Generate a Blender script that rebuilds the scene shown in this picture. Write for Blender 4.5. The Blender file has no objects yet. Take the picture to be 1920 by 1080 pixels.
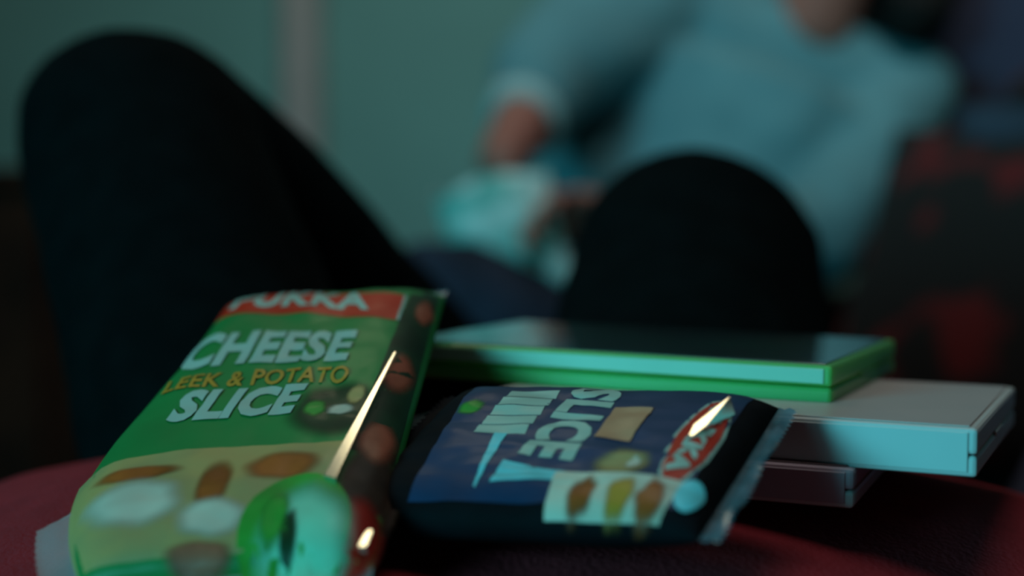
import bpy, bmesh, math, random
from mathutils import Vector, Matrix, noise
random.seed(4)
SC = bpy.context.scene
COL = SC.collection
V = Vector

# ------------------------------------------------------------------ camera
PITCH = math.radians(2.5)
CAM = V((0, 0, 0.72))
FWD = V((0, math.cos(PITCH), -math.sin(PITCH)))
DWN = V((0, -math.sin(PITCH), -math.cos(PITCH)))
cd = bpy.data.cameras.new('camera'); cam = bpy.data.objects.new('camera', cd); COL.objects.link(cam)
cam.location = CAM; cam.rotation_euler = (math.pi / 2 - PITCH, 0, 0)
cd.lens = 50; cd.sensor_width = 36; cd.clip_start = 0.02
cd.dof.use_dof = True; cd.dof.focus_distance = 0.50; cd.dof.aperture_fstop = 3.2
cd.dof.aperture_blades = 0
SC.camera = cam

# ------------------------------------------------------------------ light
w = bpy.data.worlds.new('world'); SC.world = w; w.use_nodes = True
bg = w.node_tree.nodes['Background']; bg.inputs[0].default_value = (0.25, 0.55, 0.7, 1); bg.inputs[1].default_value = 0.015

def area(name, loc, target, sx, sy, power, col, spread=180):
    l = bpy.data.lights.new(name, 'AREA'); l.shape = 'RECTANGLE'; l.size = sx; l.size_y = sy
    l.energy = power; l.color = col; l.spread = math.radians(spread)
    o = bpy.data.objects.new(name, l); COL.objects.link(o); o.location = loc
    o.rotation_euler = (V(target) - V(loc)).to_track_quat('-Z', 'Y').to_euler(); return o

area('television_light', (-1.5, -0.80, 1.02), (0, 0.55, 0.66), 0.9, 0.55, 8.5, (0.13, 0.84, 1.0), 92)
area('ceiling_light', (0.1, 0.9, 2.5), (0.1, 1.0, 0.5), 0.8, 0.8, 7.5, (1.0, 0.98, 0.96))
sl_ = bpy.data.lights.new('wall_gradient_spot', 'SPOT'); sl_.energy = 32; sl_.color = (0.86, 1.0, 0.97); sl_.shadow_soft_size = 0.12  # unseen spot, added so the back wall dims towards the left
sl_.spot_size = math.radians(54); sl_.spot_blend = 1.0
so_ = bpy.data.objects.new('wall_gradient_spot', sl_); COL.objects.link(so_); so_.location = (0.75, 0.75, 2.4)
so_.rotation_euler = (V((0.36, 2.5, 0.92)) - so_.location).to_track_quat('-Z', 'Y').to_euler()
LAMP = V((-0.35, 1.9, 2.05))
pl = bpy.data.lights.new('glint_light', 'POINT'); pl.energy = 4; pl.color = (1.0, 0.86, 0.58); pl.shadow_soft_size = 0.15  # unseen warm point light, added and placed to glint on the film creases
po = bpy.data.objects.new('glint_light', pl); COL.objects.link(po); po.location = LAMP

SC.view_settings.view_transform = 'Standard'; SC.view_settings.look = 'None'
SC.view_settings.gamma = 1; SC.view_settings.use_curve_mapping = False
SC.view_settings.exposure = 0.0
SC.cycles.max_bounces = 6
SC.cycles.filter_width = 3.6

# ------------------------------------------------------------------ helpers
def lin(c):
    c /= 255.0
    return c / 12.92 if c <= 0.04045 else ((c + 0.055) / 1.055) ** 2.4

def mat(name, rgb, rough=0.7, var=0.12, scale=40, bump=0.0, coat=0.0, crough=0.18, metallic=0.0, alpha=1.0, rgb2=None, spec=0.5, thr=None, sheen=0.0, detail=3):
    m = bpy.data.materials.new(name); m.use_nodes = True
    nt = m.node_tree; b = nt.nodes['Principled BSDF']
    tc = nt.nodes.new('ShaderNodeTexCoord'); nz = nt.nodes.new('ShaderNodeTexNoise')
    nz.inputs['Scale'].default_value = scale; nz.inputs['Detail'].default_value = detail
    nt.links.new(tc.outputs['Object'], nz.inputs['Vector'])
    ramp = nt.nodes.new('ShaderNodeValToRGB')
    c = [lin(x) for x in rgb]
    d = [lin(x) for x in rgb2] if rgb2 else [x * (1 - var) for x in c]
    e = c if rgb2 else [min(1, x * (1 + var)) for x in c]
    ramp.color_ramp.elements[0].color = (*d, 1); ramp.color_ramp.elements[1].color = (*e, 1)
    lo, hi = thr or (0.35, 0.65)
    ramp.color_ramp.elements[0].position = lo; ramp.color_ramp.elements[1].position = hi
    nt.links.new(nz.outputs[0], ramp.inputs[0]); nt.links.new(ramp.outputs[0], b.inputs['Base Color'])
    b.inputs['Roughness'].default_value = rough; b.inputs['Metallic'].default_value = metallic
    b.inputs['Coat Weight'].default_value = coat; b.inputs['Coat Roughness'].default_value = crough
    b.inputs['Specular IOR Level'].default_value = spec
    b.inputs['Sheen Weight'].default_value = sheen
    b.inputs['Alpha'].default_value = alpha
    if bump:
        bn = nt.nodes.new('ShaderNodeBump'); bn.inputs['Strength'].default_value = bump; bn.inputs['Distance'].default_value = 0.002
        n2 = nt.nodes.new('ShaderNodeTexNoise'); n2.inputs['Scale'].default_value = scale * 8
        nt.links.new(tc.outputs['Object'], n2.inputs['Vector']); nt.links.new(n2.outputs[0], bn.inputs['Height'])
        nt.links.new(bn.outputs[0], b.inputs['Normal'])
    return m

def obj(name, me_or_vf, m=None, parent=None, smooth=True, autosmooth=None):
    if isinstance(me_or_vf, tuple):
        me = bpy.data.meshes.new(name); me.from_pydata([tuple(v) for v in me_or_vf[0]], [], me_or_vf[1]); me.validate()
    elif isinstance(me_or_vf, bmesh.types.BMesh):
        me = bpy.data.meshes.new(name); me_or_vf.to_mesh(me); me_or_vf.free()
    else:
        me = me_or_vf; me.name = name
    bm = bmesh.new(); bm.from_mesh(me); bmesh.ops.recalc_face_normals(bm, faces=bm.faces); bm.to_mesh(me); bm.free()
    me.polygons.foreach_set('use_smooth', [smooth] * len(me.polygons))
    if m: me.materials.clear(); me.materials.append(m)
    o = bpy.data.objects.new(name, me); COL.objects.link(o)
    if parent:
        o.parent = parent
        # everything is modelled in world coordinates: undo the parent's own placement
        o.matrix_parent_inverse = parent_world(parent).inverted()
    return o

def parent_world(p):
    m = Matrix.Identity(4)
    while p:
        m = p.matrix_parent_inverse @ p.matrix_basis @ m if p.parent else p.matrix_basis @ m
        p = p.parent
    return m

def thing(name, loc, label, cat, group=None):
    o = bpy.data.objects.new(name, None); COL.objects.link(o); o.location = loc; o.empty_display_size = 0.05
    return tag(o, label, cat, group)

def tag(o, label, cat, group=None):
    o['label'] = label; o['category'] = cat
    if group: o['group'] = group
    return o

def struct(o):
    o['kind'] = 'structure'; return o

def box(bevel, lo, hi, M=None, seg=2):
    bm = bmesh.new(); bmesh.ops.create_cube(bm, size=1)
    for v in bm.verts:
        v.co = V([lo[i] + (v.co[i] + 0.5) * (hi[i] - lo[i]) for i in range(3)])
    if bevel: bmesh.ops.bevel(bm, geom=bm.edges[:], offset=bevel, segments=seg, affect='EDGES', profile=0.5)
    if M is not None: bmesh.ops.transform(bm, matrix=M, verts=bm.verts)
    return bm

def join(shapes):
    vs, fs = [], []
    for a, b in shapes:
        n = len(vs); vs += list(a); fs += [[i + n for i in f] for f in b]
    return vs, fs

def frame(d, up=V((0, 0, 1))):
    d = d.normalized()
    s = d.cross(up)
    if s.length < 1e-3: s = d.cross(V((1, 0, 0)))
    s.normalize(); return s, s.cross(d).normalized()

def tube(pts, radii, seg=14, up=V((0, 0, 1)), flat=1.0, cap=True):
    """closed tube through pts; radii per point; flat scales the second cross axis; rounded ends"""
    pts = [V(p) for p in pts]
    P, R, D = [], [], []
    n = len(pts)
    dirs = []
    for i in range(n):
        a = pts[max(0, i - 1)]; b = pts[min(n - 1, i + 1)]; dirs.append((b - a).normalized())
    if cap:
        for k in (1.0, 0.85, 0.5):
            P.append(pts[0] - dirs[0] * radii[0] * k); R.append(radii[0] * math.sqrt(max(0.0004, 1 - k * k))); D.append(dirs[0])
    for i in range(n): P.append(pts[i]); R.append(radii[i]); D.append(dirs[i])
    if cap:
        for k in (0.5, 0.85, 1.0):
            P.append(pts[-1] + dirs[-1] * radii[-1] * k); R.append(radii[-1] * math.sqrt(max(0.0004, 1 - k * k))); D.append(dirs[-1])
    vs, fs = [], []
    for p, r, d in zip(P, R, D):
        s, t = frame(d, up)
        for k in range(seg):
            a = 2 * math.pi * k / seg
            vs.append(p + s * (r * math.cos(a)) + t * (r * flat * math.sin(a)))
    m = len(P)
    for i in range(m - 1):
        for k in range(seg):
            fs.append([i * seg + k, i * seg + (k + 1) % seg, (i + 1) * seg + (k + 1) % seg, (i + 1) * seg + k])
    fs.append(list(range(seg))[::-1]); fs.append([(m - 1) * seg + k for k in range(seg)])
    return vs, fs

def ellipsoid(c, r, M=None, su=20, sv=12):
    vs, fs = [], []
    for i in range(sv + 1):
        ph = math.pi * i / sv
        for k in range(su):
            a = 2 * math.pi * k / su
            p = V((r[0] * math.sin(ph) * math.cos(a), r[1] * math.sin(ph) * math.sin(a), r[2] * math.cos(ph)))
            if M is not None: p = M @ p
            vs.append(V(c) + p)
    for i in range(sv):
        for k in range(su): fs.append([i * su + k, i * su + (k + 1) % su, (i + 1) * su + (k + 1) % su, (i + 1) * su + k])
    return vs, fs

def loft(stations, seg=40, power=2.3):
    """stations along Y: (y, cx, half width, bottom z, top z)"""
    vs, fs = [], []
    for (y, cx, a, zb, zt) in stations:
        b = (zt - zb) / 2; cz = (zt + zb) / 2
        for k in range(seg):
            t = 2 * math.pi * k / seg; c, s = math.cos(t), math.sin(t)
            vs.append(V((cx + a * math.copysign(abs(c) ** (2 / power), c), y, cz + b * math.copysign(abs(s) ** (2 / power), s))))
    m = len(stations)
    for i in range(m - 1):
        for k in range(seg): fs.append([i * seg + k, i * seg + (k + 1) % seg, (i + 1) * seg + (k + 1) % seg, (i + 1) * seg + k])
    fs.append(list(range(seg))[::-1]); fs.append([(m - 1) * seg + k for k in range(seg)])
    return vs, fs

def union(name, shapes, voxel, smooth=4, m=None, parent=None, wrinkle=0.0, wscale=12):
    """grow one continuous surface out of overlapping closed shapes"""
    tmp = obj('tmp', join(shapes))
    r = tmp.modifiers.new('r', 'REMESH'); r.mode = 'VOXEL'; r.voxel_size = voxel
    s = tmp.modifiers.new('s', 'SMOOTH'); s.factor = 0.5; s.iterations = smooth
    dg = bpy.context.evaluated_depsgraph_get(); dg.update()
    me = bpy.data.meshes.new_from_object(tmp.evaluated_get(dg))
    old = tmp.data; bpy.data.objects.remove(tmp); bpy.data.meshes.remove(old)
    if wrinkle:
        me.update()
        nrm = [v.normal.copy() for v in me.vertices]
        for v, d in zip(me.vertices, nrm):
            c = v.co.copy(); k = noise.noise(c * wscale) + 0.5 * noise.noise(c * wscale * 2.3)
            v.co = c + d * (wrinkle * k)
    return obj(name, me, m, parent)

def pillow(size, thick, M, nu=20, nv=20, p=2.5, puff=0.55):
    vs, fs = [], []
    for side in (1, -1):
        for i in range(nu + 1):
            for j in range(nv + 1):
                u = 2 * i / nu - 1; v = 2 * j / nv - 1
                e = ((1 - abs(u) ** p) * (1 - abs(v) ** p)) ** puff
                pin = 1 - 0.05 * (1 - abs(u * v)) * 0
                q = V((u * size[0] / 2 * (1 - 0.05 * (1 - v * v)), v * size[1] / 2 * (1 - 0.05 * (1 - u * u)), side * thick / 2 * e))
                vs.append(M @ q)
    n = (nu + 1) * (nv + 1)
    for sd in (0, 1):
        for i in range(nu):
            for j in range(nv):
                a = sd * n + i * (nv + 1) + j; f = [a, a + 1, a + nv + 2, a + nv + 1]
                fs.append(f if sd else f[::-1])
    bm = bmesh.new(); me = bpy.data.meshes.new('p'); me.from_pydata([tuple(v) for v in vs], [], fs); bm.from_mesh(me); bpy.data.meshes.remove(me)
    bmesh.ops.remove_doubles(bm, verts=bm.verts, dist=1e-5)
    return bm

def place(loc, rx=0, ry=0, rz=0):
    from mathutils import Euler
    return Matrix.Translation(V(loc)) @ Euler((math.radians(rx), math.radians(ry), math.radians(rz)), 'XYZ').to_matrix().to_4x4()

def fc(x, y, z):
    """a point measured in mm right / below / ahead of the lens -> world metres"""
    return CAM + V((x, 0, 0)) / 1000 + DWN * (y / 1000) + FWD * (z / 1000)

# ------------------------------------------------------------------ materials
M_wall = mat('wall_paint', (112, 158, 152), 0.9, 0.04, 6, 0.15)
M_trim = mat('trim_paint', (172, 160, 156), 0.6, 0.05, 10)
M_ceil = mat('ceiling_paint', (150, 160, 160), 0.9, 0.04, 8)
M_floor = mat('floor_wood', (60, 42, 32), 0.6, 0.3, 5)
M_wood = mat('dark_wood', (54, 28, 17), 0.75, 0.35, 9, spec=0.15)
M_sofa = mat('sofa_fabric', (78, 20, 20), 0.95, 0.1, 13, 0.4, rgb2=(18, 14, 14), thr=(0.52, 0.62), detail=1)
M_floral = mat('floral_fabric', (96, 15, 18), 0.95, 0.1, 15, 0.4, rgb2=(14, 14, 14), thr=(0.54, 0.64), detail=0.5)
M_purple = mat('purple_fabric', (46, 50, 72), 0.95, 0.1, 7, 0.3, rgb2=(40, 24, 34), thr=(0.40, 0.55))
M_blue = mat('blue_fabric', (30, 54, 72), 0.95, 0.25, 14, 0.3)
M_navyc = mat('slate_fabric', (56, 58, 82), 0.95, 0.2, 14, 0.3)
M_red = mat('red_jersey', (134, 34, 42), 0.95, 0.10, 60, 0.5, sheen=0.0, spec=0.2)
M_black = mat('black_denim', (9, 15, 16), 1.0, 0.15, 50, 0.3, spec=0.02)
M_skin = mat('skin', (206, 130, 108), 0.6, 0.08, 30)
M_skin2 = mat('skin_friend', (172, 104, 90), 0.7, 0.10, 30)
M_hair = mat('dark_hair', (20, 16, 14), 0.7, 0.3, 90, spec=0.2)
M_tee = mat('pale_blue_jersey', (98, 146, 154), 0.95, 0.08, 9, 0.4, spec=0.2)
M_cuff = mat('pale_cuff', (190, 200, 196), 0.9, 0.06, 30)
M_jeans = mat('blue_jeans', (42, 50, 66), 0.95, 0.25, 18, 0.4, spec=0.2)
M_shoe = mat('grey_canvas', (70, 72, 76), 0.8, 0.15, 30)
M_eye = mat('eye_white', (215, 215, 210), 0.3, 0.02, 10)
M_iris = mat('iris', (50, 32, 22), 0.3, 0.1, 50)
M_lip = mat('lips', (150, 72, 68), 0.5, 0.08, 40)
F = dict(rough=0.5, coat=0.06, spec=0.15)
M_green = mat('green_film', (32, 118, 58), var=0.08, scale=25, **F)
M_redp = mat('brand_red', (192, 42, 20), var=0.06, scale=30, **F)
M_white = mat('print_white', (154, 176, 162), var=0.04, scale=30, **F)
M_gold = mat('print_gold', (184, 130, 44), var=0.10, scale=60, **F)
M_pastry = mat('print_pastry', (178, 144, 88), scale=28, rgb2=(158, 136, 88), thr=(0.42, 0.58), **F)
M_crust = mat('print_crust', (158, 78, 30), var=0.25, scale=45, **F)
M_cream = mat('print_cream', (196, 186, 166), var=0.10, scale=35, **F)
M_dkgreen = mat('print_dark_green', (16, 50, 28), var=0.3, scale=60, **F)
M_brown = mat('print_mushroom', (150, 84, 62), var=0.25, scale=60, **F)
M_dkbrown = mat('print_dark_brown', (52, 34, 24), var=0.35, scale=50, **F)
M_leaf = mat('print_leaf', (50, 138, 48), var=0.2, scale=50, **F)
M_mint = mat('print_mint', (124, 200, 166), var=0.10, scale=30, **F)
M_tomato = mat('print_tomato', (150, 26, 12), var=0.15, scale=35, **F)
M_navy = mat('navy_film', (16, 50, 80), var=0.2, scale=25, **F)
M_ink_shade = mat('ink_and_shade', (8, 12, 16), 0.75, var=0.3, scale=40, spec=0.08)
M_cyan = mat('cyan_print_and_glint', (104, 200, 206), var=0.10, scale=30, **F)
M_tan = mat('print_tan', (188, 132, 98), var=0.08, scale=60, **F)
SOFT = {}
def soft(m):
    """the same ink with a print edge that fades out over the rim of its patch"""
    if m.name not in SOFT:
        c = m.copy(); c.name = m.name + '_soft_edge'; nt = c.node_tree; b = nt.nodes['Principled BSDF']
        at = nt.nodes.new('ShaderNodeAttribute'); at.attribute_name = 'fade'
        mr = nt.nodes.new('ShaderNodeMapRange'); mr.interpolation_type = 'SMOOTHSTEP'
        mr.inputs['From Min'].default_value = 0.0; mr.inputs['From Max'].default_value = 0.55
        nt.links.new(at.outputs['Fac'], mr.inputs['Value']); nt.links.new(mr.outputs[0], b.inputs['Alpha'])
        SOFT[m.name] = c
    return SOFT[m.name]
def patch(name, vf, m, parent, rings=6, seg=32):
    o = obj(name, vf, soft(m), parent)
    a = o.data.attributes.new('fade', 'FLOAT', 'POINT')
    vals = [1.0] + [1 - i / rings for i in range(1, rings + 1) for _ in range(seg)]
    a.data.foreach_set('value', vals); return o
M_film = mat('clear_film', (205, 215, 215), 0.22, 0.05, 30, coat=0.6, alpha=0.34)
M_film_d = mat('tinted_film', (60, 100, 112), 0.25, 0.5, 60, coat=0.4, alpha=0.9)
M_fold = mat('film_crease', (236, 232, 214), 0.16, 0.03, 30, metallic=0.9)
M_case_g = mat('green_case_plastic', (92, 206, 92), 0.36, 0.05, 20, coat=0.1)
_b = M_case_g.node_tree.nodes['Principled BSDF']; _b.inputs['Subsurface Weight'].default_value = 0.55; _b.inputs['Subsurface Scale'].default_value = 0.06
_b.inputs['Subsurface Radius'].default_value = (0.7, 1.0, 0.25)
M_lid_sheen = mat('lid_edge_sheen', (168, 208, 180), 0.3, 0.05, 20, coat=0.3)  # light caught by the green lid's edge, put into a paler colour
M_cover_d = mat('dark_cover_print', (18, 66, 60), 0.28, 0.1, 22, rgb2=(14, 40, 44), coat=1.0, crough=0.06)
M_case_w = mat('white_case_plastic', (196, 206, 204), 0.4, 0.04, 20)
M_cover_w = mat('pale_cover_print', (186, 176, 172), 0.42, 0.05, 12, rgb2=(172, 168, 166))
M_case_p = mat('mauve_case_end', (176, 150, 160), 0.4, 0.1, 20)
M_cover_r = mat('maroon_cover_print', (92, 48, 56), 0.45, 0.2, 20)
M_bag = mat('teal_bag_foil', (226, 240, 232), 0.5, 0.1, 26, rgb2=(104, 190, 178), thr=(0.40, 0.60), coat=0.1, detail=1)
M_bagin = mat('bag_lining', (150, 160, 160), 0.35, 0.1, 30, metallic=0.5)
M_crisp = mat('crisp', (214, 160, 70), 0.6, 0.2, 60)

# ------------------------------------------------------------------ room
FZ = 0.12      # floor level
def wallbox(name, lo, hi, m): return struct(obj(name, box(0, lo, hi), m, smooth=False))
wallbox('floor', (-2.6, -2.2, FZ - 0.05), (1.35, 2.66, FZ), M_floor)
wallbox('wall_back', (-2.6, 2.62, FZ), (1.35, 2.72, 2.6), M_wall)
wallbox('wall_right', (1.25, -2.2, FZ), (1.35, 2.62, 2.6), M_wall)
wallbox('wall_left', (-2.6, -2.2, FZ), (-2.5, 2.62, 2.6), M_wall)
wallbox('ceiling', (-2.6, -2.2, 2.6), (1.35, 2.72, 2.65), M_ceil)
# upright moulding on the back wall: a board with a rounded bead down each edge
tr = struct(obj('trim_1', box(0.004, (-0.417, 2.595, FZ), (-0.348, 2.62, 2.6)), M_trim, smooth=False))
for x in (-0.412, -0.353): obj('bead', tube([(x, 2.596, FZ + .01), (x, 2.596, 2.59)], [0.006, 0.006], 10, V((0, 1, 0))), M_trim, tr)
sk = struct(obj('baseboard_back', box(0.004, (-2.5, 2.60, FZ), (-0.42, 2.62, FZ + 0.12)), M_trim, smooth=False))

# ------------------------------------------------------------------ sofa
sofa = thing('sofa', (0.2, 0.8, FZ), 'dark sofa with blotchy deep red fabric under the two people', 'sofa')
obj('base', box(0.02, (-0.40, -0.95, FZ + 0.05), (0.92, 2.28, 0.30)), M_sofa, sofa)
for k, (a, b) in enumerate(((-0.72, 0.74), (0.76, 2.08))):
    obj('seat_cushion', box(0.035, (-0.41, a, 0.30), (0.66, b, 0.452), seg=4), M_sofa, sofa)
    obj('back_cushion', box(0.05, (0.66, a, 0.455), (0.90, b, 0.93), seg=4), M_sofa, sofa)
obj('backrest', box(0.04, (0.88, -0.95, 0.28), (1.02, 2.28, 0.95), seg=3), M_sofa, sofa)
obj('armrest', box(0.06, (-0.42, -0.95, 0.28), (0.90, -0.73, 0.62), seg=4), M_sofa, sofa)
obj('armrest', box(0.06, (-0.42, 2.09, 0.28), (0.90, 2.30, 0.62), seg=4), M_sofa, sofa)
for x in (-0.34, 0.88):
    for y in (-0.86, 2.18): obj('leg', tube([(x, y, FZ + 0.012), (x, y, FZ + 0.06)], [0.022, 0.03], 10, V((1, 0, 0)), cap=False), M_wood, sofa)

# sideboard against the wall at the left
sb = thing('sideboard', (-1.1, 2.38, FZ), 'dark brown wooden sideboard behind the raised left knee', 'sideboard')
obj('carcass', box(0.004, (-1.62, 2.19, FZ + 0.08), (-0.70, 2.585, 0.78)), M_wood, sb, False)
obj('top', box(0.006, (-1.65, 2.16, 0.78), (-0.67, 2.59, 0.81)), M_wood, sb, False)
for x0, x1 in ((-1.60, -1.17), (-1.15, -0.72)):
    d = obj('door', box(0.004, (x0, 2.168, 0.22), (x1, 2.189, 0.76)), M_wood, sb, False)
    obj('handle', tube([(x1 - .05 if x0 < -1.3 else x0 + .05, 2.158, 0.47), (x1 - .05 if x0 < -1.3 else x0 + .05, 2.158, 0.55)], [0.007, 0.007], 8, V((1, 0, 0))), M_shoe, d)
for x in (-1.58, -0.74):
    for y in (2.22, 2.55): obj('leg', box(0.003, (x - .025, y - .025, FZ), (x + .025, y + .025, FZ + 0.08)), M_wood, sb, False)

def cushion(name, label, m, size, thick, M, pipe=True):
    c = thing(name, M.to_translation(), label, 'cushion')
    obj('cover', pillow(size, thick, M), m, c)
    pts = []
    for k in range(48):
        t = k / 48 * 4; s = int(t); q = (t - s) * 2 - 1
        u, v = ((q, -1), (1, q), (-q, 1), (-1, -q))[s]
        pts.append(M @ V((u * size[0] / 2 * (1 - .05 * (1 - v * v)), v * size[1] / 2 * (1 - .05 * (1 - u * u)), 0)))
    pts.append(pts[0]); 
    obj('piping', tube(pts, [0.004] * len(pts), 6, M.to_3x3() @ V((0, 0, 1))), m, c)
    return c

# ------------------------------------------------------------------ people
def hand(wrist, d, n, thumb_side, curl=25, spread=6, s=1.0, closed=(1, 1, 1, 1)):
    """palm and five fingers; d points to the fingertips, n out of the palm side the fingers curl to"""
    d = V(d).normalized(); n = (V(n) - V(n).dot(d) * d).normalized(); side = d.cross(n).normalized() * thumb_side
    W = V(wrist); out = []
    pl_, offs = 0.088 * s, (0.027, 0.009, -0.009, -0.026)
    lens = ((.042, .026, .020), (.047, .029, .021), (.043, .027, .021), (.033, .021, .018))
    for k in range(4):
        kn = W + d * (pl_ - 0.006 * abs(k - 1.2)) + side * offs[k] * s
        out.append(tube([W + side * offs[k] * 0.7 * s + d * 0.004, kn], [0.0135 * s, 0.0115 * s], 10, n))
        p = kn; ang = math.radians(curl * 0.8 * closed[k]); dd = d + side * math.tan(math.radians(spread)) * (1.5 - k) * 0.6
        dd.normalize(); pts = [kn - d * 0.01]; rr = [0.0100 * s]
        for j, L in enumerate(lens[k]):
            e = (dd * math.cos(ang) + n * math.sin(ang)).normalized()
            p = p + e * L * s; pts.append(p.copy()); rr.append((0.0088, 0.0080, 0.0068)[j] * s)
            ang += math.radians(curl * 1.2 * closed[k])
        out.append(tube(pts, rr, 10, side))
    b = W + d * 0.022 * s + side * 0.024 * s
    t1 = b + (d * 0.6 + side * 0.75 + n * 0.3).normalized() * 0.040 * s
    t2 = t1 + (d * 0.85 + side * 0.25 + n * 0.45).normalized() * 0.030 * s
    t3 = t2 + (d * 0.9 + side * 0.0 + n * 0.45).normalized() * 0.024 * s
    out.append(tube([b, t1, t2, t3], [0.016 * s, 0.0115 * s, 0.0098 * s, 0.0078 * s], 10, n))
    return out

def head_shapes(c, fwd, up):
    """skull, jaw, nose, ears and brow round the centre c"""
    fwd = V(fwd).normalized(); up = (V(up) - V(up).dot(fwd) * fwd).normalized(); sd = fwd.cross(up).normalized()
    R = Matrix((sd, fwd, up)).transposed()
    L = lambda x, y, z: V(c) + sd * x + fwd * y + up * z
    sh = [ellipsoid(L(0, -0.012, 0.03), (0.074, 0.094, 0.092), R), ellipsoid(L(0, 0.022, -0.04), (0.058, 0.066, 0.072), R),
          ellipsoid(L(0, 0.050, -0.088), (0.028, 0.026, 0.024), R)]
    sh.append(tube([L(0, 0.080, 0.012), L(0, 0.098, -0.022), L(0, 0.104, -0.034)], [0.009, 0.012, 0.013], 10, sd))
    for s in (-1, 1):
        sh.append(ellipsoid(L(s * 0.012, 0.092, -0.037), (0.009, 0.010, 0.008), R))
        sh.append(ellipsoid(L(s * 0.077, -0.010, -0.012), (0.009, 0.020, 0.032), R))
        sh.append(ellipsoid(L(s * 0.032, 0.070, 0.022), (0.026, 0.014, 0.009), R))
        sh.append(ellipsoid(L(s * 0.040, 0.058, -0.028), (0.022, 0.020, 0.022), R))
    return sh, L, R

def face_parts(p, L, R):
    for s in (-1, 1):
        e = obj('eye', ellipsoid(L(s * 0.032, 0.0675, 0.004), (0.0135, 0.0125, 0.0078), R), M_eye, p)
        obj('iris', ellipsoid(L(s * 0.032, 0.0775, 0.004), (0.0058, 0.0036, 0.0058), R), M_iris, e)
        obj('eyebrow', tube([L(s * 0.014, 0.082, 0.026), L(s * 0.034, 0.084, 0.031), L(s * 0.054, 0.070, 0.024)], [0.003, 0.0042, 0.0022], 8), M_hair, p)
    obj('mouth', join([tube([L(-0.024, 0.078, -0.062), L(0, 0.090, -0.058), L(0.024, 0.078, -0.062)], [0.003, 0.0058, 0.003], 8),
                       tube([L(-0.022, 0.078, -0.065), L(0, 0.089, -0.069), L(0.022, 0.078, -0.065)], [0.003, 0.0068, 0.003], 8)]), M_lip, p)

# the person lying back along the sofa, seen past their own raised knees
rec = thing('person', (-0.05, 0.5, 0.452), 'person lying back in red top and black trousers, both knees raised, packets on the stomach', 'person')
KL, KR = V((-0.232, 0.885, 0.773)), V((0.122, 0.95, 0.690))
AL, AR = V((-0.015, 1.19, 0.53)), V((0.16, 1.32, 0.515))
HL, HR = V((-0.094, 0.64, 0.535)), V((0.075, 0.64, 0.525))
ST = [(-0.10, -0.03, 0.12, 0.48, 0.60), (-0.04, -0.03, 0.20, 0.458, 0.615), (0.06, -0.025, 0.225, 0.455, 0.625), (0.2, -0.02, 0.235, 0.455, 0.618),
      (0.34, -0.01, 0.265, 0.455, 0.604), (0.42, 0.0, 0.285, 0.455, 0.606), (0.50, 0.0, 0.30, 0.455, 0.620), (0.57, 0.0, 0.30, 0.455, 0.634),
      (0.64, -0.01, 0.285, 0.455, 0.634), (0.69, -0.02, 0.27, 0.457, 0.612)]
inner = [(y, x, a - 0.014, zb + 0.008, zt - 0.014) for y, x, a, zb, zt in ST]
hs, HLoc, HRot = head_shapes((-0.05, -0.30, 0.625), (0, 0.45, 0.9), (0, -0.9, 0.45))
body = hs + [loft(inner), tube([(-0.05, -0.06, 0.55), (-0.05, -0.22, 0.59)], [0.058, 0.055])]
for s, (K, A, H) in ((-1, (KL, AL, HL)), (1, (KR, AR, HR))):
    body.append(tube([H, (H + K) / 2, K], [0.072, 0.062, 0.052])); body.append(tube([K, K * 0.65 + A * 0.35 - V((0, 0, .006)), A], [0.050, 0.050, 0.033]))
    sx = -0.05 + s * 0.20
    el = V((sx + s * 0.14, 0.20, 0.52)); wr = V((sx + s * 0.125, 0.42, 0.495))
    body.append(tube([(sx, -0.02, 0.545), el], [0.052, 0.040])); body.append(tube([el, wr], [0.040, 0.027]))
    body += hand(wr, (0, 1, -0.12), (0, 0, -1), -1 if s < 0 else 1, 16)
foot = {}
for nm, A, dx in (('l', AL, 0.05), ('r', AR, 0.02)):
    foot[nm] = [(A.x, A.y - 0.02, 0.488), (A.x + dx * .5, A.y + 0.09, 0.486), (A.x + dx, A.y + 0.17, 0.474)]
    body.append(tube([A, foot[nm][0]], [0.034, 0.030])); body.append(tube(foot[nm], [0.028, 0.030, 0.020], 14, flat=0.85))
union('body', body, 0.0055, 4, M_skin, rec)
face_parts(rec, HLoc, HRot)
union('hair', [ellipsoid(HLoc(0, -0.026, 0.046), (0.082, 0.094, 0.090), HRot), ellipsoid(HLoc(0, -0.07, -0.01), (0.070, 0.05, 0.075), HRot)], 0.006, 3, M_hair, rec, 0.004, 40)
sh = [loft(ST, power=2.1)]
for s in (-1, 1):
    sx = -0.05 + s * 0.19; el = V((-0.05 + s * 0.34, 0.20, 0.52))
    sh.append(tube([(sx, -0.01, 0.545), (sx * .45 + el.x * .55, 0.12, 0.53)], [0.068, 0.062], cap=False))
union('shirt', sh, 0.006, 5, M_red, rec, 0.0035, 9)
tr_ = [loft([(0.50, -0.05, 0.19, 0.457, 0.595), (0.58, -0.05, 0.215, 0.455, 0.605), (0.66, -0.05, 0.225, 0.455, 0.600), (0.73, -0.05, 0.20, 0.457, 0.57)])]
tr_.append(tube([HL, HL * .6 + KL * .4 + V((-0.004, 0, 0)), HL * .25 + KL * .75, KL], [0.074, 0.073, 0.073, 0.072], 20))
tr_.append(tube([KL, KL * .7 + AL * .3, KL * .3 + AL * .7, AL + V((0, 0, .01))], [0.072, 0.074, 0.066, 0.054], 20))
tr_.append(tube([HR, HR * .55 + KR * .45 - V((0, 0, .012)), KR], [0.086, 0.090, 0.084], 20))
tr_.append(tube([KR, KR * .6 + AR * .4, AR + V((0, 0, .01))], [0.084, 0.074, 0.054], 20))
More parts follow.
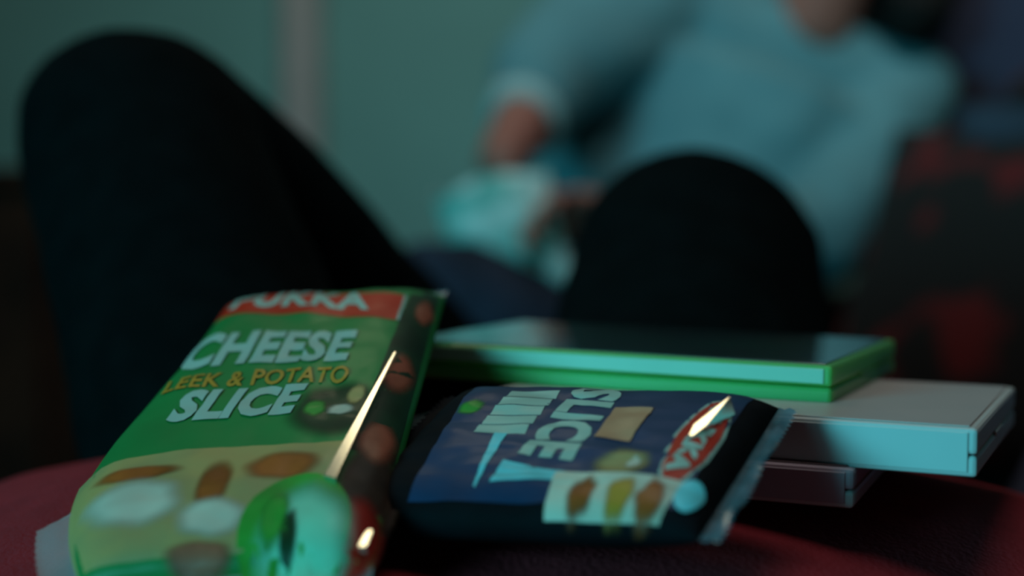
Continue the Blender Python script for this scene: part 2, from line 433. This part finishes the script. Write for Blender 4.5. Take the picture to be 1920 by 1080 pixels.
union('trousers', tr_, 0.006, 6, M_black, rec, 0.004, 11)
for nm in 'lr':
    p = [V(q) + V((0, 0, 0.002)) for q in foot[nm]]
    union('sock', [tube([p[0] + V((0, 0.0, 0.05)), p[0]], [0.038, 0.036]), tube(p, [0.034, 0.036, 0.027], 14, flat=0.85)], 0.005, 3, M_shoe, rec)

# the friend at the far end, sitting sideways with a snack bag
fr = thing('person', (0.26, 1.9, 0.452), 'person sitting behind the knees in pale blue jumper and jeans, reaching into a snack bag', 'person')
sL, sR = V((0.530, 1.93, 0.895)), V((0.185, 1.92, 1.02))          # the two shoulders
chest, belly, pelvis, neck = V((0.300, 1.95, 0.88)), V((0.235, 1.90, 0.73)), V((0.25, 1.93, 0.57)), V((0.392, 1.89, 1.022))
eR, wR = V((0.042, 1.765, 0.905)), V((-0.012, 1.590, 0.792))
eL, wL = V((0.370, 1.72, 0.705)), V((0.140, 1.600, 0.722))
hR, kR, aR_ = V((0.215, 1.80, 0.565)), V((-0.075, 1.51, 0.638)), V((0.215, 1.585, 0.512))
hL, kL, aL_ = V((0.295, 1.98, 0.565)), V((0.035, 1.64, 0.590)), V((-0.075, 1.915, 0.512))
hd = V((0.440, 1.85, 1.172))
hs2, L2, R2 = head_shapes(hd, (-0.75, -0.6, -0.22), (0.12, 0.1, 1))
fb = hs2 + [tube([neck - V((0, 0, .04)), hd - V((0, 0, .05))], [0.056, 0.052]), tube([pelvis, belly, chest], [0.135, 0.125, 0.145], 20, V((0.5, 0.85, 0)), 0.75),
            tube([sL, chest + V((0, 0, .05)), sR], [0.055, 0.09, 0.055])]
for a, b, c in ((sR, eR, wR), (sL, eL, wL)):
    fb.append(tube([a, b], [0.050, 0.040])); fb.append(tube([b, c], [0.042, 0.028]))
fb += hand(wR, (-0.08, -0.15, -1), (-0.9, -0.3, -0.1), 1, 30, 3)
fb += hand(wL, (-0.80, -0.25, 0.08), (-0.2, -0.9, -0.35), -1, 30, 5)
for h, k, a in ((hR, kR, aR_), (hL, kL, aL_)):
    fb.append(tube([h, k], [0.078, 0.054])); fb.append(tube([k, k * .6 + a * .4, a], [0.054, 0.052, 0.035]))
    fd = (a - k); fd.z = 0; fd.normalize()
    fb.append(tube([a, a + fd * 0.07 + V((0, 0, -.012)), a + fd * 0.15 + V((0, 0, -.020))], [0.034, 0.032, 0.022], 12))
union('body', fb, 0.0055, 4, M_skin2, fr)
face_parts(fr, L2, R2)
union('hair', [ellipsoid(L2(0, -0.026, 0.05), (0.086, 0.096, 0.092), R2), ellipsoid(L2(0, -0.085, -0.03), (0.085, 0.05, 0.10), R2),
               tube([hd + V((0.07, 0.07, -.03)), hd + V((0.10, 0.06, -0.12)), V((0.525, 1.87, 1.0))], [0.06, 0.065, 0.05]),
               tube([hd + V((0.02, 0.10, 0.0)), hd + V((0.05, 0.10, -0.12)), V((0.47, 1.93, 0.985))], [0.06, 0.055, 0.04])], 0.006, 3, M_hair, fr, 0.004, 40)
sw = [tube([(0.16, 1.94, 0.95), (0.135, 1.93, 0.80), (0.15, 1.92, 0.65)], [0.10, 0.112, 0.115], 18), tube([pelvis + V((0, 0, .02)), belly, chest, chest + V((0.02, 0, .05))], [0.165, 0.195, 0.225, 0.14], 24, V((0.5, 0.85, 0)), 0.78),
      tube([sL, chest + V((0.02, -0.01, .055)), sR], [0.072, 0.105, 0.076], 18),
      tube([sR, sR * .5 + eR * .5, eR], [0.100, 0.086, 0.070], 16), tube([eR, eR * .5 + wR * .5], [0.066, 0.050], 16, cap=False),
      tube([sL, sL * .5 + eL * .5, eL], [0.074, 0.068, 0.060], 16), tube([eL, eL * .3 + wL * .7], [0.058, 0.044], 16)]
union('jumper', sw, 0.0065, 5, M_tee, fr, 0.007, 9)
dR = (wR - eR).normalized(); c0 = eR + dR * 0.085
obj('cuff', tube([c0, c0 + dR * 0.035], [0.049, 0.046], 18, cap=False), M_cuff, fr)
je = [tube([pelvis + V((.01, 0, -.0)), pelvis + V((0, 0, .07))], [0.142, 0.138], 20, V((0.5, 0.85, 0)), 0.85)]
for h, k, a in ((hR, kR, aR_), (hL, kL, aL_)):
    je.append(tube([h, h * .5 + k * .5, k], [0.098, 0.086, 0.070], 18)); je.append(tube([k, k * .6 + a * .4, a], [0.068, 0.066, 0.054], 18))
union('jeans', je, 0.0065, 5, M_jeans, fr, 0.005, 12)
for k, a in ((kR, aR_), (kL, aL_)):
    fd = (a - k); fd.z = 0; fd.normalize()
    s_ = union('shoe', [tube([a + fd * 0.02, a + fd * 0.08 + V((0, 0, -.012)), a + fd * 0.16 + V((0, 0, -.022))], [0.044, 0.041, 0.031], 14)], 0.005, 3, M_shoe, fr)

# snack bag held between the hands
bagM = Matrix.Translation(V((-0.008, 1.552, 0.704))) @ Matrix.Rotation(math.radians(-14), 4, 'Y') @ Matrix.Rotation(math.radians(-8), 4, 'X') @ Matrix.Scale(0.98, 4)
bag = thing('snack_bag', (-0.01, 1.585, 0.68), "open teal and white snack bag between the seated person's hands", 'bag')
vs, fs = [], []
NU, NV = 36, 12
for j in range(NV + 1):
    t = j / NV; z = -0.062 + 0.128 * t
    wx = 0.066 - 0.004 * math.sin(math.pi * t); wy = 0.026 * math.sin(math.pi * min(1, t * 0.75 + 0.001)) + 0.002
    for k in range(NU):
        a = 2 * math.pi * k / NU
        p = V((wx * math.copysign(abs(math.cos(a)) ** .8, math.cos(a)), wy * math.sin(a), z))
        p += V((0, 0.006 * noise.noise(V((k * .5, j * .6, 0))), 0.006 * t * math.sin(a * 3)))
        vs.append(bagM @ p)
for j in range(NV):
    for k in range(NU): fs.append([j * NU + k, j * NU + (k + 1) % NU, (j + 1) * NU + (k + 1) % NU, (j + 1) * NU + k])
fs.append(list(range(NU)))
obj('pouch', (vs, fs), M_bag, bag)
lip = [bagM @ ((bagM.inverted() @ vs[NV * NU + k]) * 0.97) for k in range(NU)]
low = [bagM @ ((bagM.inverted() @ vs[(NV - 4) * NU + k]) * 0.93) for k in range(NU)]
obj('lining', (lip + low, [[k, (k + 1) % NU, NU + (k + 1) % NU, NU + k] for k in range(NU)] + [list(range(NU, 2 * NU))]), M_bagin, bag)
cz = []
for k in range(NU + 1):
    x = -0.066 + 0.132 * k / NU
    for z in (-0.074, -0.066, -0.058): cz.append(bagM @ V((x, 0.0016 * math.cos(k * 1.6), z + (0.002 if (k % 2 and z < -.07) else 0))))
obj('bottom_seal', (cz, [[k * 3 + i, k * 3 + 3 + i, k * 3 + 4 + i, k * 3 + 1 + i] for k in range(NU) for i in (0, 1)]), M_bag, bag)

# cushions along the back of the sofa
cushion('floral_cushion', 'dark cushion with red flower blotches beside the jumper sleeve', M_floral, (0.44, 0.44), 0.16, place((0.54, 1.50, 0.64), 62, 0, -48))
cushion('purple_cushion', 'dusky purple cushion standing at the top right corner above the sofa back', M_purple, (0.50, 0.44), 0.15, place((0.70, 2.00, 0.95), 78, 0, -40))
cushion('blue_cushion', 'small dull blue cushion leaning at the right below the purple one', M_blue, (0.30, 0.26), 0.10, place((0.605, 1.52, 0.735), 70, 0, -40))
cushion('slate_cushion', 'slate coloured cushion at the right edge behind the white game case', M_navyc, (0.36, 0.36), 0.13, place((0.49, 0.92, 0.575), 20, -62, 0))
cushion('head_cushion', 'slate blue cushion under the head of the person lying back', M_blue, (0.46, 0.36), 0.13, place((-0.05, -0.40, 0.53), 25, 0, 0))

# ------------------------------------------------------------------ game cases
def game_case(name, label, nrt, th, roll, tilt, mats, size=(190, 135, 15), lip=False):
    """nrt = near right top corner as seen from the lens, in mm; th = turn to the right (deg)"""
    P = fc(*nrt); W_, D_, T_ = [s / 1000 for s in size]
    from mathutils import Euler
    M = Matrix.Translation(P) @ Matrix.Rotation(-math.radians(th), 4, 'Z') @ Euler((math.radians(tilt), math.radians(roll), 0)).to_matrix().to_4x4()
    t = thing(name, M @ V((-W_ / 2, D_ / 2, -T_)), label, 'game case', 'stacked game cases')
    base, lidm, cover, spine = mats
    g = 0.0004
    obj('base_shell', box(0.0014, (-W_, 0, -T_), (0, D_, -T_ * 0.56), M), base, t, False)
    obj('lid_shell', box(0.0014, (-W_, 0, -T_ * 0.56 + g), (0, D_, 0), M), lidm, t, False)
    obj('cover_sheet', box(0.0003, (-W_ + 0.003, 0.0035, 0.0), (-0.003, D_ - 0.003, 0.0005), M, 1), cover, t, False)
    obj('spine_or_sheen_strip', box(0.0002, (-W_ + 0.003, -0.0006, (-T_ * 0.46) if lip else (-T_ + 0.0016)), (-0.003, -0.0001, -0.0012), M, 1), spine, t, False)  # with lip set, this strip is painted edge sheen, not a paper spine
    obj('thumb_notch', box(0.0003, (-0.0004, D_ * 0.42, -T_ * 0.62), (0.0005, D_ * 0.58, -T_ * 0.50), M, 1), lidm, t, False)
    return t
game_case('game_case', 'green plastic game case with dark cover, topmost of the stack', (120, 29.3, 533), 24.7, 1.0, 0.0, (M_case_g, M_case_g, M_cover_d, M_lid_sheen), (190, 135, 15), True)
game_case('game_case', 'white game case sticking out to the right under the green one', (154, 46.7, 470), 24.4, 0.5, 0.0, (M_case_w, M_case_w, M_cover_w, M_case_w), (190, 135, 16.2))
game_case('game_case', 'pale game case with maroon cover at the bottom of the stack', (116, 61.5, 482), 22.5, 0.6, 0.2, (M_case_w, M_case_p, M_cover_r, M_case_p), (190, 135, 13.6))

# ------------------------------------------------------------------ snack packets
class Pack:
    def __init__(s, TL, TR, BL, BR, T, p, q, bow=0.0):
        s.c = [fc(*a) for a in (TL, TR, BL, BR)]; s.T = T / 1000; s.p = p; s.q = q; s.bow = bow / 1000
        n = (s.c[1] - s.c[0]).cross(s.c[2] - s.c[0]).normalized()
        s.n = n if n.z > 0 else -n
    def mid(s, u, v):
        p = s.c[0].lerp(s.c[1], v).lerp(s.c[2].lerp(s.c[3], v), u)
        if s.bow and 0 < u < 1: p = p + (s.c[2] - s.c[3]).normalized() * (s.bow * math.sin(math.pi * u * u) * max(0, 1 - v) ** 3)
        return p
    def env(s, u, v): return max(0, 1 - abs(2 * u - 1) ** s.p) ** .5 * max(0, 1 - abs(2 * v - 1) ** s.q) ** .6
    def S(s, u, v, off=0.0, side=1):
        uc, vc = min(1, max(0, u)), min(1, max(0, v)); e = s.env(uc, vc)
        wr = 0.0011 * noise.noise(V((u * 9, v * 6, side * 3.0))) * e + 0.0006 * noise.noise(V((u * 26, v * 12, 5.0))) * e
        k = 1.0 if side > 0 else 0.75
        return s.mid(u, v) + s.n * (side * (s.T / 2 * e * k + wr) + off)
    def normal(s, u, v):
        a = s.S(u + .01, v) - s.S(u - .01, v); b = s.S(u, v + .01) - s.S(u, v - .01)
        n = a.cross(b).normalized(); return n if n.dot(s.n) > 0 else -n
    def body(s, nu=60, nv=44):
        vs, fs = [], []; n = (nu + 1) * (nv + 1)
        g = lambda k, m: 0.5 - 0.5 * math.cos(math.pi * k / m)
        for sd in (1, -1):
            for i in range(nu + 1):
                for j in range(nv + 1): vs.append(s.S(g(i, nu), g(j, nv), 0, sd))
        for d in (0, 1):
            for i in range(nu):
                for j in range(nv):
                    a = d * n + i * (nv + 1) + j; fs.append([a, a + 1, a + nv + 2, a + nv + 1])
        me = bpy.data.meshes.new('p'); me.from_pydata([tuple(v) for v in vs], [], fs); bm = bmesh.new(); bm.from_mesh(me); bpy.data.meshes.remove(me)
        bmesh.ops.remove_doubles(bm, verts=bm.verts, dist=1e-5); return bm
    def lift(s, u, v, off): return s.S(u, v, 0) + s.normal(u, v) * off
    def quad(s, TL, TR, BL, BR, off=0.00025, n=(16, 24)):
        vs, fs = [], []
        for i in range(n[0] + 1):
            for j in range(n[1] + 1):
                a, b = i / n[0], j / n[1]
                q = V(TL).lerp(V(TR), b).lerp(V(BL).lerp(V(BR), b), a); vs.append(s.lift(q.x, q.y, off))
        w_ = n[1] + 1
        for i in range(n[0]):
            for j in range(n[1]): fs.append([i * w_ + j, i * w_ + j + 1, (i + 1) * w_ + j + 1, (i + 1) * w_ + j])
        return vs, fs
    def blob(s, c, ru, rv, off=0.0003, seed=0.0, wob=0.15, rings=6, seg=32, rot=0.0):
        if wob > 0.06: ru, rv = ru * 1.18, rv * 1.18
        vs = [s.lift(c[0], c[1], off)]; fs = []
        for i in range(1, rings + 1):
            for k in range(seg):
                a = 2 * math.pi * k / seg
                r = i / rings * (1 + wob * noise.noise(V((math.cos(a) * 1.4 + seed * 7.1, math.sin(a) * 1.4, seed))))
                x, y = r * math.cos(a), r * math.sin(a)
                x, y = x * math.cos(rot) - y * math.sin(rot), x * math.sin(rot) + y * math.cos(rot)
                vs.append(s.lift(c[0] + ru * x, c[1] + rv * y, off))
        for k in range(seg): fs.append([0, 1 + k, 1 + (k + 1) % seg])
        for i in range(rings - 1):
            for k in range(seg):
                a = 1 + i * seg; fs.append([a + k, a + (k + 1) % seg, a + seg + (k + 1) % seg, a + seg + k])
        return vs, fs
    def text(s, txt, TL, TR, BL, BR, off=0.0005, bold=0.02):
        cu = bpy.data.curves.new('t', 'FONT'); cu.body = txt; cu.offset = bold; cu.resolution_u = 3; cu.space_character = 1.05
        o = bpy.data.objects.new('t', cu); COL.objects.link(o)
        dg = bpy.context.evaluated_depsgraph_get(); dg.update()
        me = bpy.data.meshes.new_from_object(o.evaluated_get(dg)); bpy.data.objects.remove(o); bpy.data.curves.remove(cu)
        bm = bmesh.new(); bm.from_mesh(me); bpy.data.meshes.remove(me)
        bmesh.ops.triangulate(bm, faces=bm.faces)
        for _ in range(2):
            bmesh.ops.subdivide_edges(bm, edges=[e for e in bm.edges if e.calc_length() > 0.12], cuts=1)
        bmesh.ops.triangulate(bm, faces=bm.faces)
        xs = [v.co.x for v in bm.verts]; ys = [v.co.y for v in bm.verts]; x0, x1, y0, y1 = min(xs), max(xs), min(ys), max(ys)
        for v in bm.verts:
            b = (v.co.x - x0) / (x1 - x0); a = 1 - (v.co.y - y0) / (y1 - y0)
            q = V(TL).lerp(V(TR), b).lerp(V(BL).lerp(V(BR), b), a); v.co = s.lift(q.x, q.y, off)
        return bm
    def seal(s, edge, length, n=60, t0=0.0, t1=1.0):
        """flat crimped fin with a zigzag edge beyond u=0/1 or v=0/1"""
        vs, fs = [], []; rows = 4
        for k in range(n + 1):
            t = t0 + (t1 - t0) * k / n
            for i in range(rows + 1):
                r = i / rows * length * (min(1, 4 * (t - t0) / (t1 - t0)) if t0 else 1)
                if i == rows: r -= (0.0016 if n > 30 else 0.0005) * (k % 2)
                if edge in 'tb': a, b = s.mid(0, t), s.mid(1, t)
                else: a, b = s.mid(t, 0), s.mid(t, 1)
                d = (a - b).normalized() * (1 if edge in 'tl' else -1); p = (a if edge in 'tl' else b)
                wav = 0.0022 * noise.noise(V((t * 7, i * .4, ord(edge)))) * (i / rows) + 0.00035 * math.cos(i * math.pi)
                vs.append(p - d * 0.003 + d * (r + 0.003) + s.n * wav)
        w_ = rows + 1
        for k in range(n):
            for i in range(rows): fs.append([k * w_ + i, k * w_ + i + 1, (k + 1) * w_ + i + 1, (k + 1) * w_ + i])
        return vs, fs
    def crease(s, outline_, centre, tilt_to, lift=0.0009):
        """a raised facet of creased film; its top tips halfway between the lens side and the added glint light"""
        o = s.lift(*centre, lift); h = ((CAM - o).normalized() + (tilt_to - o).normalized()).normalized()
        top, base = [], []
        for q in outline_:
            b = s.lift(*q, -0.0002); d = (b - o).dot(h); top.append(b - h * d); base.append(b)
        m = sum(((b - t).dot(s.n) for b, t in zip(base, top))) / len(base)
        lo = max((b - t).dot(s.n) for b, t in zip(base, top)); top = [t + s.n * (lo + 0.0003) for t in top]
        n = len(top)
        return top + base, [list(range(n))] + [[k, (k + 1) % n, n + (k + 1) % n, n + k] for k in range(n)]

A = Pack((-127, 10, 632), (-29, 4, 620), (-131, 91, 432), (-41, 83, 420), 24, 10, 6, 17)
pa = thing('snack_packet', A.mid(0.5, 0.5) - A.n * 0.012, 'green cheese slice packet with red band, propped at the left', 'food packet', 'savoury slice packets')
obj('wrapper', A.body(), M_green, pa)
obj('end_seal', A.seal('t', 0.007), M_film, pa)
e = obj('end_seal', A.seal('b', 0.012), M_film, pa)
obj('film_corner', A.seal('l', 0.013, 24, 0.78, 1.0), M_film, pa)
Q = lambda nm, m, *a, **k: obj(nm, A.quad(*a, **k), m, pa)
B = lambda nm, m, *a, **k: patch(nm, A.blob(*a, **k), m, pa)
band = Q('brand_band', M_redp, (-0.0, 0.01), (0.10, 0.855), (0.125, -0.01), (0.232, 0.858))
obj('lettering', A.text('PUKKA', (-0.005, 0.10), (0.085, 0.70), (0.105, 0.08), (0.185, 0.73), bold=0.035), M_white, band)
obj('band_edge', A.quad((0.10, 0.856), (0.101, 0.868), (0.232, 0.859), (0.233, 0.871), 0.0004, (8, 2)), M_white, band)
obj('lettering', A.text('CHEESE', (0.235, 0.035), (0.285, 0.72), (0.385, 0.04), (0.418, 0.715), bold=0.045), M_white, pa)
obj('lettering', A.text('LEEK & POTATO', (0.42, 0.06), (0.440, 0.742), (0.478, 0.075), (0.503, 0.744), bold=0.02), M_gold, pa)
obj('lettering', A.text('SLICE', (0.495, 0.175), (0.500, 0.605), (0.612, 0.170), (0.617, 0.585), bold=0.05), M_white, pa)
# printed picture: baked slice with filling, leek, mushrooms, tomato and a round badge
Q('food_print', M_dkgreen, (0.0, 0.885), (0.0, 0.985), (0.74, 0.84), (0.74, 0.99), off=0.0002)
B('food_print', M_dkgreen, (0.60, 0.74), 0.10, 0.16, seed=3, off=0.00022)
B('food_print', M_dkbrown, (0.83, 0.93), 0.14, 0.10, seed=9, off=0.00024)
B('food_print', M_brown, (0.45, 0.925), 0.075, 0.055, seed=1)
B('food_print', M_brown, (0.70, 0.925), 0.07, 0.06, seed=2)
B('food_print', M_brown, (0.16, 0.95), 0.06, 0.035, seed=4, off=0.00035)
B('food_print', M_pastry, (0.55, 0.80), 0.035, 0.035, seed=5, off=0.00035)
B('food_print', M_leaf, (0.60, 0.665), 0.03, 0.04, seed=6, off=0.00035)
B('food_print', M_cream, (0.605, 0.76), 0.022, 0.05, seed=7, off=0.0004)
Q('slice_print', M_pastry, (0.715, -0.02), (0.712, 0.81), (1.0, 0.0), (1.0, 0.80))
B('slice_print', M_crust, (0.785, 0.63), 0.045, 0.14, seed=11, off=0.0004)
B('slice_print', M_crust, (0.83, 0.42), 0.075, 0.055, seed=12, off=0.0004)
B('slice_print', M_cream, (0.86, 0.19), 0.065, 0.15, seed=13, off=0.00045)
B('slice_print', M_cream, (0.915, 0.44), 0.045, 0.12, seed=14, off=0.0005)
B('slice_print', M_brown, (0.985, 0.42), 0.022, 0.12, seed=15, off=0.00055)
B('slice_print', M_crust, (0.775, 0.17), 0.025, 0.12, seed=16, off=0.0004)
B('tomato_print', M_tomato, (0.955, 0.93), 0.10, 0.10, seed=17, wob=0.05, off=0.0004)
bd = obj('badge_print', A.blob((0.945, 0.725), 0.125, 0.185, wob=0.03, off=0.0006), M_leaf, pa)
patch('badge_face', A.blob((0.972, 0.765), 0.118, 0.155, 0.0008, 21, 0.12), M_mint, bd)
patch('badge_leaf', A.blob((0.93, 0.66), 0.06, 0.05, 0.001, 22, 0.3), M_leaf, bd)
patch('badge_leaf', A.blob((0.965, 0.715), 0.045, 0.03, 0.001, 23, 0.2), M_dkgreen, bd)
top, foot_ = [], []
for k in range(13):                                   # a tapering pleat standing a little proud of the flat front
    t = k / 12; u_, v_, w_ = 0.400 + 0.440 * t, 0.906 - 0.094 * t, 0.0035 + 0.0185 * t
    for q in ((u_ - w_ * 0.25, v_ - w_), (u_ + w_ * 0.25, v_ + w_)):
        top.append(A.mid(*q) + A.n * (A.T / 2 + 0.0012)); foot_.append(A.S(*q, -0.0003))
vs = top + foot_; fs = []; m = 26
for k in range(12):
    a = 2 * k; fs += [[a, a + 1, a + 3, a + 2], [a, a + 2, a + 2 + m, a + m], [a + 1, a + 3, a + 3 + m, a + 1 + m]]
fs += [[0, 1, 1 + m, m], [24, 25, 25 + m, 24 + m]]
obj('film_crease', (vs, fs), M_fold, pa, False)
obj('film_crease', A.crease([(0.935, 0.968), (0.94, 0.985), (0.985, 0.978), (0.985, 0.955)], (0.96, 0.97), LAMP), M_fold, pa, False)

# second packet: its top end points right, so the printing runs from the far side to the near side
N = Pack((-19, 41, 533), (91, 41, 484), (-56, 78, 459), (54, 73, 410), 22, 6, 8)
pn = thing('snack_packet', N.mid(0.5, 0.5) - N.n * 0.011, 'dark blue slice packet with red oval, leaning on the game cases', 'food packet', 'savoury slice packets')
obj('wrapper', N.body(), M_ink_shade, pn)  # near-black rim round the panel; shade at its left and near edges painted in
obj('navy_panel', N.quad((0.03, 0.08), (0.03, 0.945), (0.94, 0.20), (0.93, 0.935), 0.00025, (30, 40)), M_navy, pn)
obj('end_seal', N.seal('r', 0.007), M_film_d, pn)
obj('end_seal', N.seal('l', 0.008), M_ink_shade, pn)
Q2 = lambda nm, m, *a, p=None, **k: obj(nm, N.quad(*a, **k), m, p or pn)
B2 = lambda nm, m, *a, p=None, **k: patch(nm, N.blob(*a, **k), m, p or pn)
ov = obj('brand_oval', N.blob((0.50, 0.885), 0.325, 0.062, wob=0.0, off=0.0003), M_white, pn)
obj('oval_field', N.blob((0.50, 0.885), 0.305, 0.053, 0.0005, 0, 0.0), M_redp, ov)
# quads for text here: TL/TR is the top of the letters (towards the right end), reading far to near
obj('lettering', N.text('PUKKA', (0.26, 0.920), (0.76, 0.912), (0.25, 0.868), (0.74, 0.856), 0.0008, 0.06), M_white, ov)
Q2('small_print', M_tan, (0.28, 0.60), (0.29, 0.715), (0.53, 0.609), (0.54, 0.711), n=(8, 8), off=0.0007)
obj('lettering', N.text('SLICE', (0.12, 0.585), (0.70, 0.598), (0.10, 0.435), (0.66, 0.425), 0.0005, 0.05), M_white, pn)
for k in range(5):
    a = 0.14 + k * 0.074
    Q2('print_bar', M_white, (a, 0.235), (a, 0.39), (a + 0.069, 0.24), (a + 0.069, 0.398), n=(3, 8), off=0.0004)
B2('food_print', M_pastry, (0.70, 0.735), 0.10, 0.075, seed=31, off=0.0004)
B2('food_print', M_cream, (0.70, 0.765), 0.05, 0.018, seed=32, off=0.0006, wob=0.3)
sl = Q2('slice_print', M_cream, (0.775, 0.575), (0.785, 0.93), (0.985, 0.60), (0.985, 0.90), off=0.0005)
for k, v in enumerate((0.68, 0.78, 0.86)):
    patch('filling_print', N.blob((0.90, v), 0.10, 0.036, 0.0007, 40 + k, 0.3), M_crust if k != 1 else M_gold, sl)
obj('slice_end', N.blob((0.85, 0.945), 0.085, 0.032, 0.0008, 45, 0.05), M_cyan, sl)
Q2('painted_fold_glint', M_cyan, (0.70, 0.40), (0.77, 0.60), (0.85, 0.41), (0.83, 0.60), off=0.0004)  # cyan shapes here and below paint a glint along the film fold
Q2('painted_fold_glint', M_cyan, (0.50, 0.305), (0.50, 0.345), (0.87, 0.37), (0.88, 0.378), off=0.0005, n=(14, 3))
B2('food_print', M_tan, (0.02, 0.07), 0.03, 0.06, seed=50, off=0.0004)
B2('food_print', M_leaf, (0.30, 0.16), 0.06, 0.04, seed=51, off=0.0004)
obj('film_crease', N.crease([(0.52, 0.862), (0.42, 0.862), (0.25, 0.935), (0.44, 0.90)], (0.40, 0.89), LAMP), M_fold, ov, False)
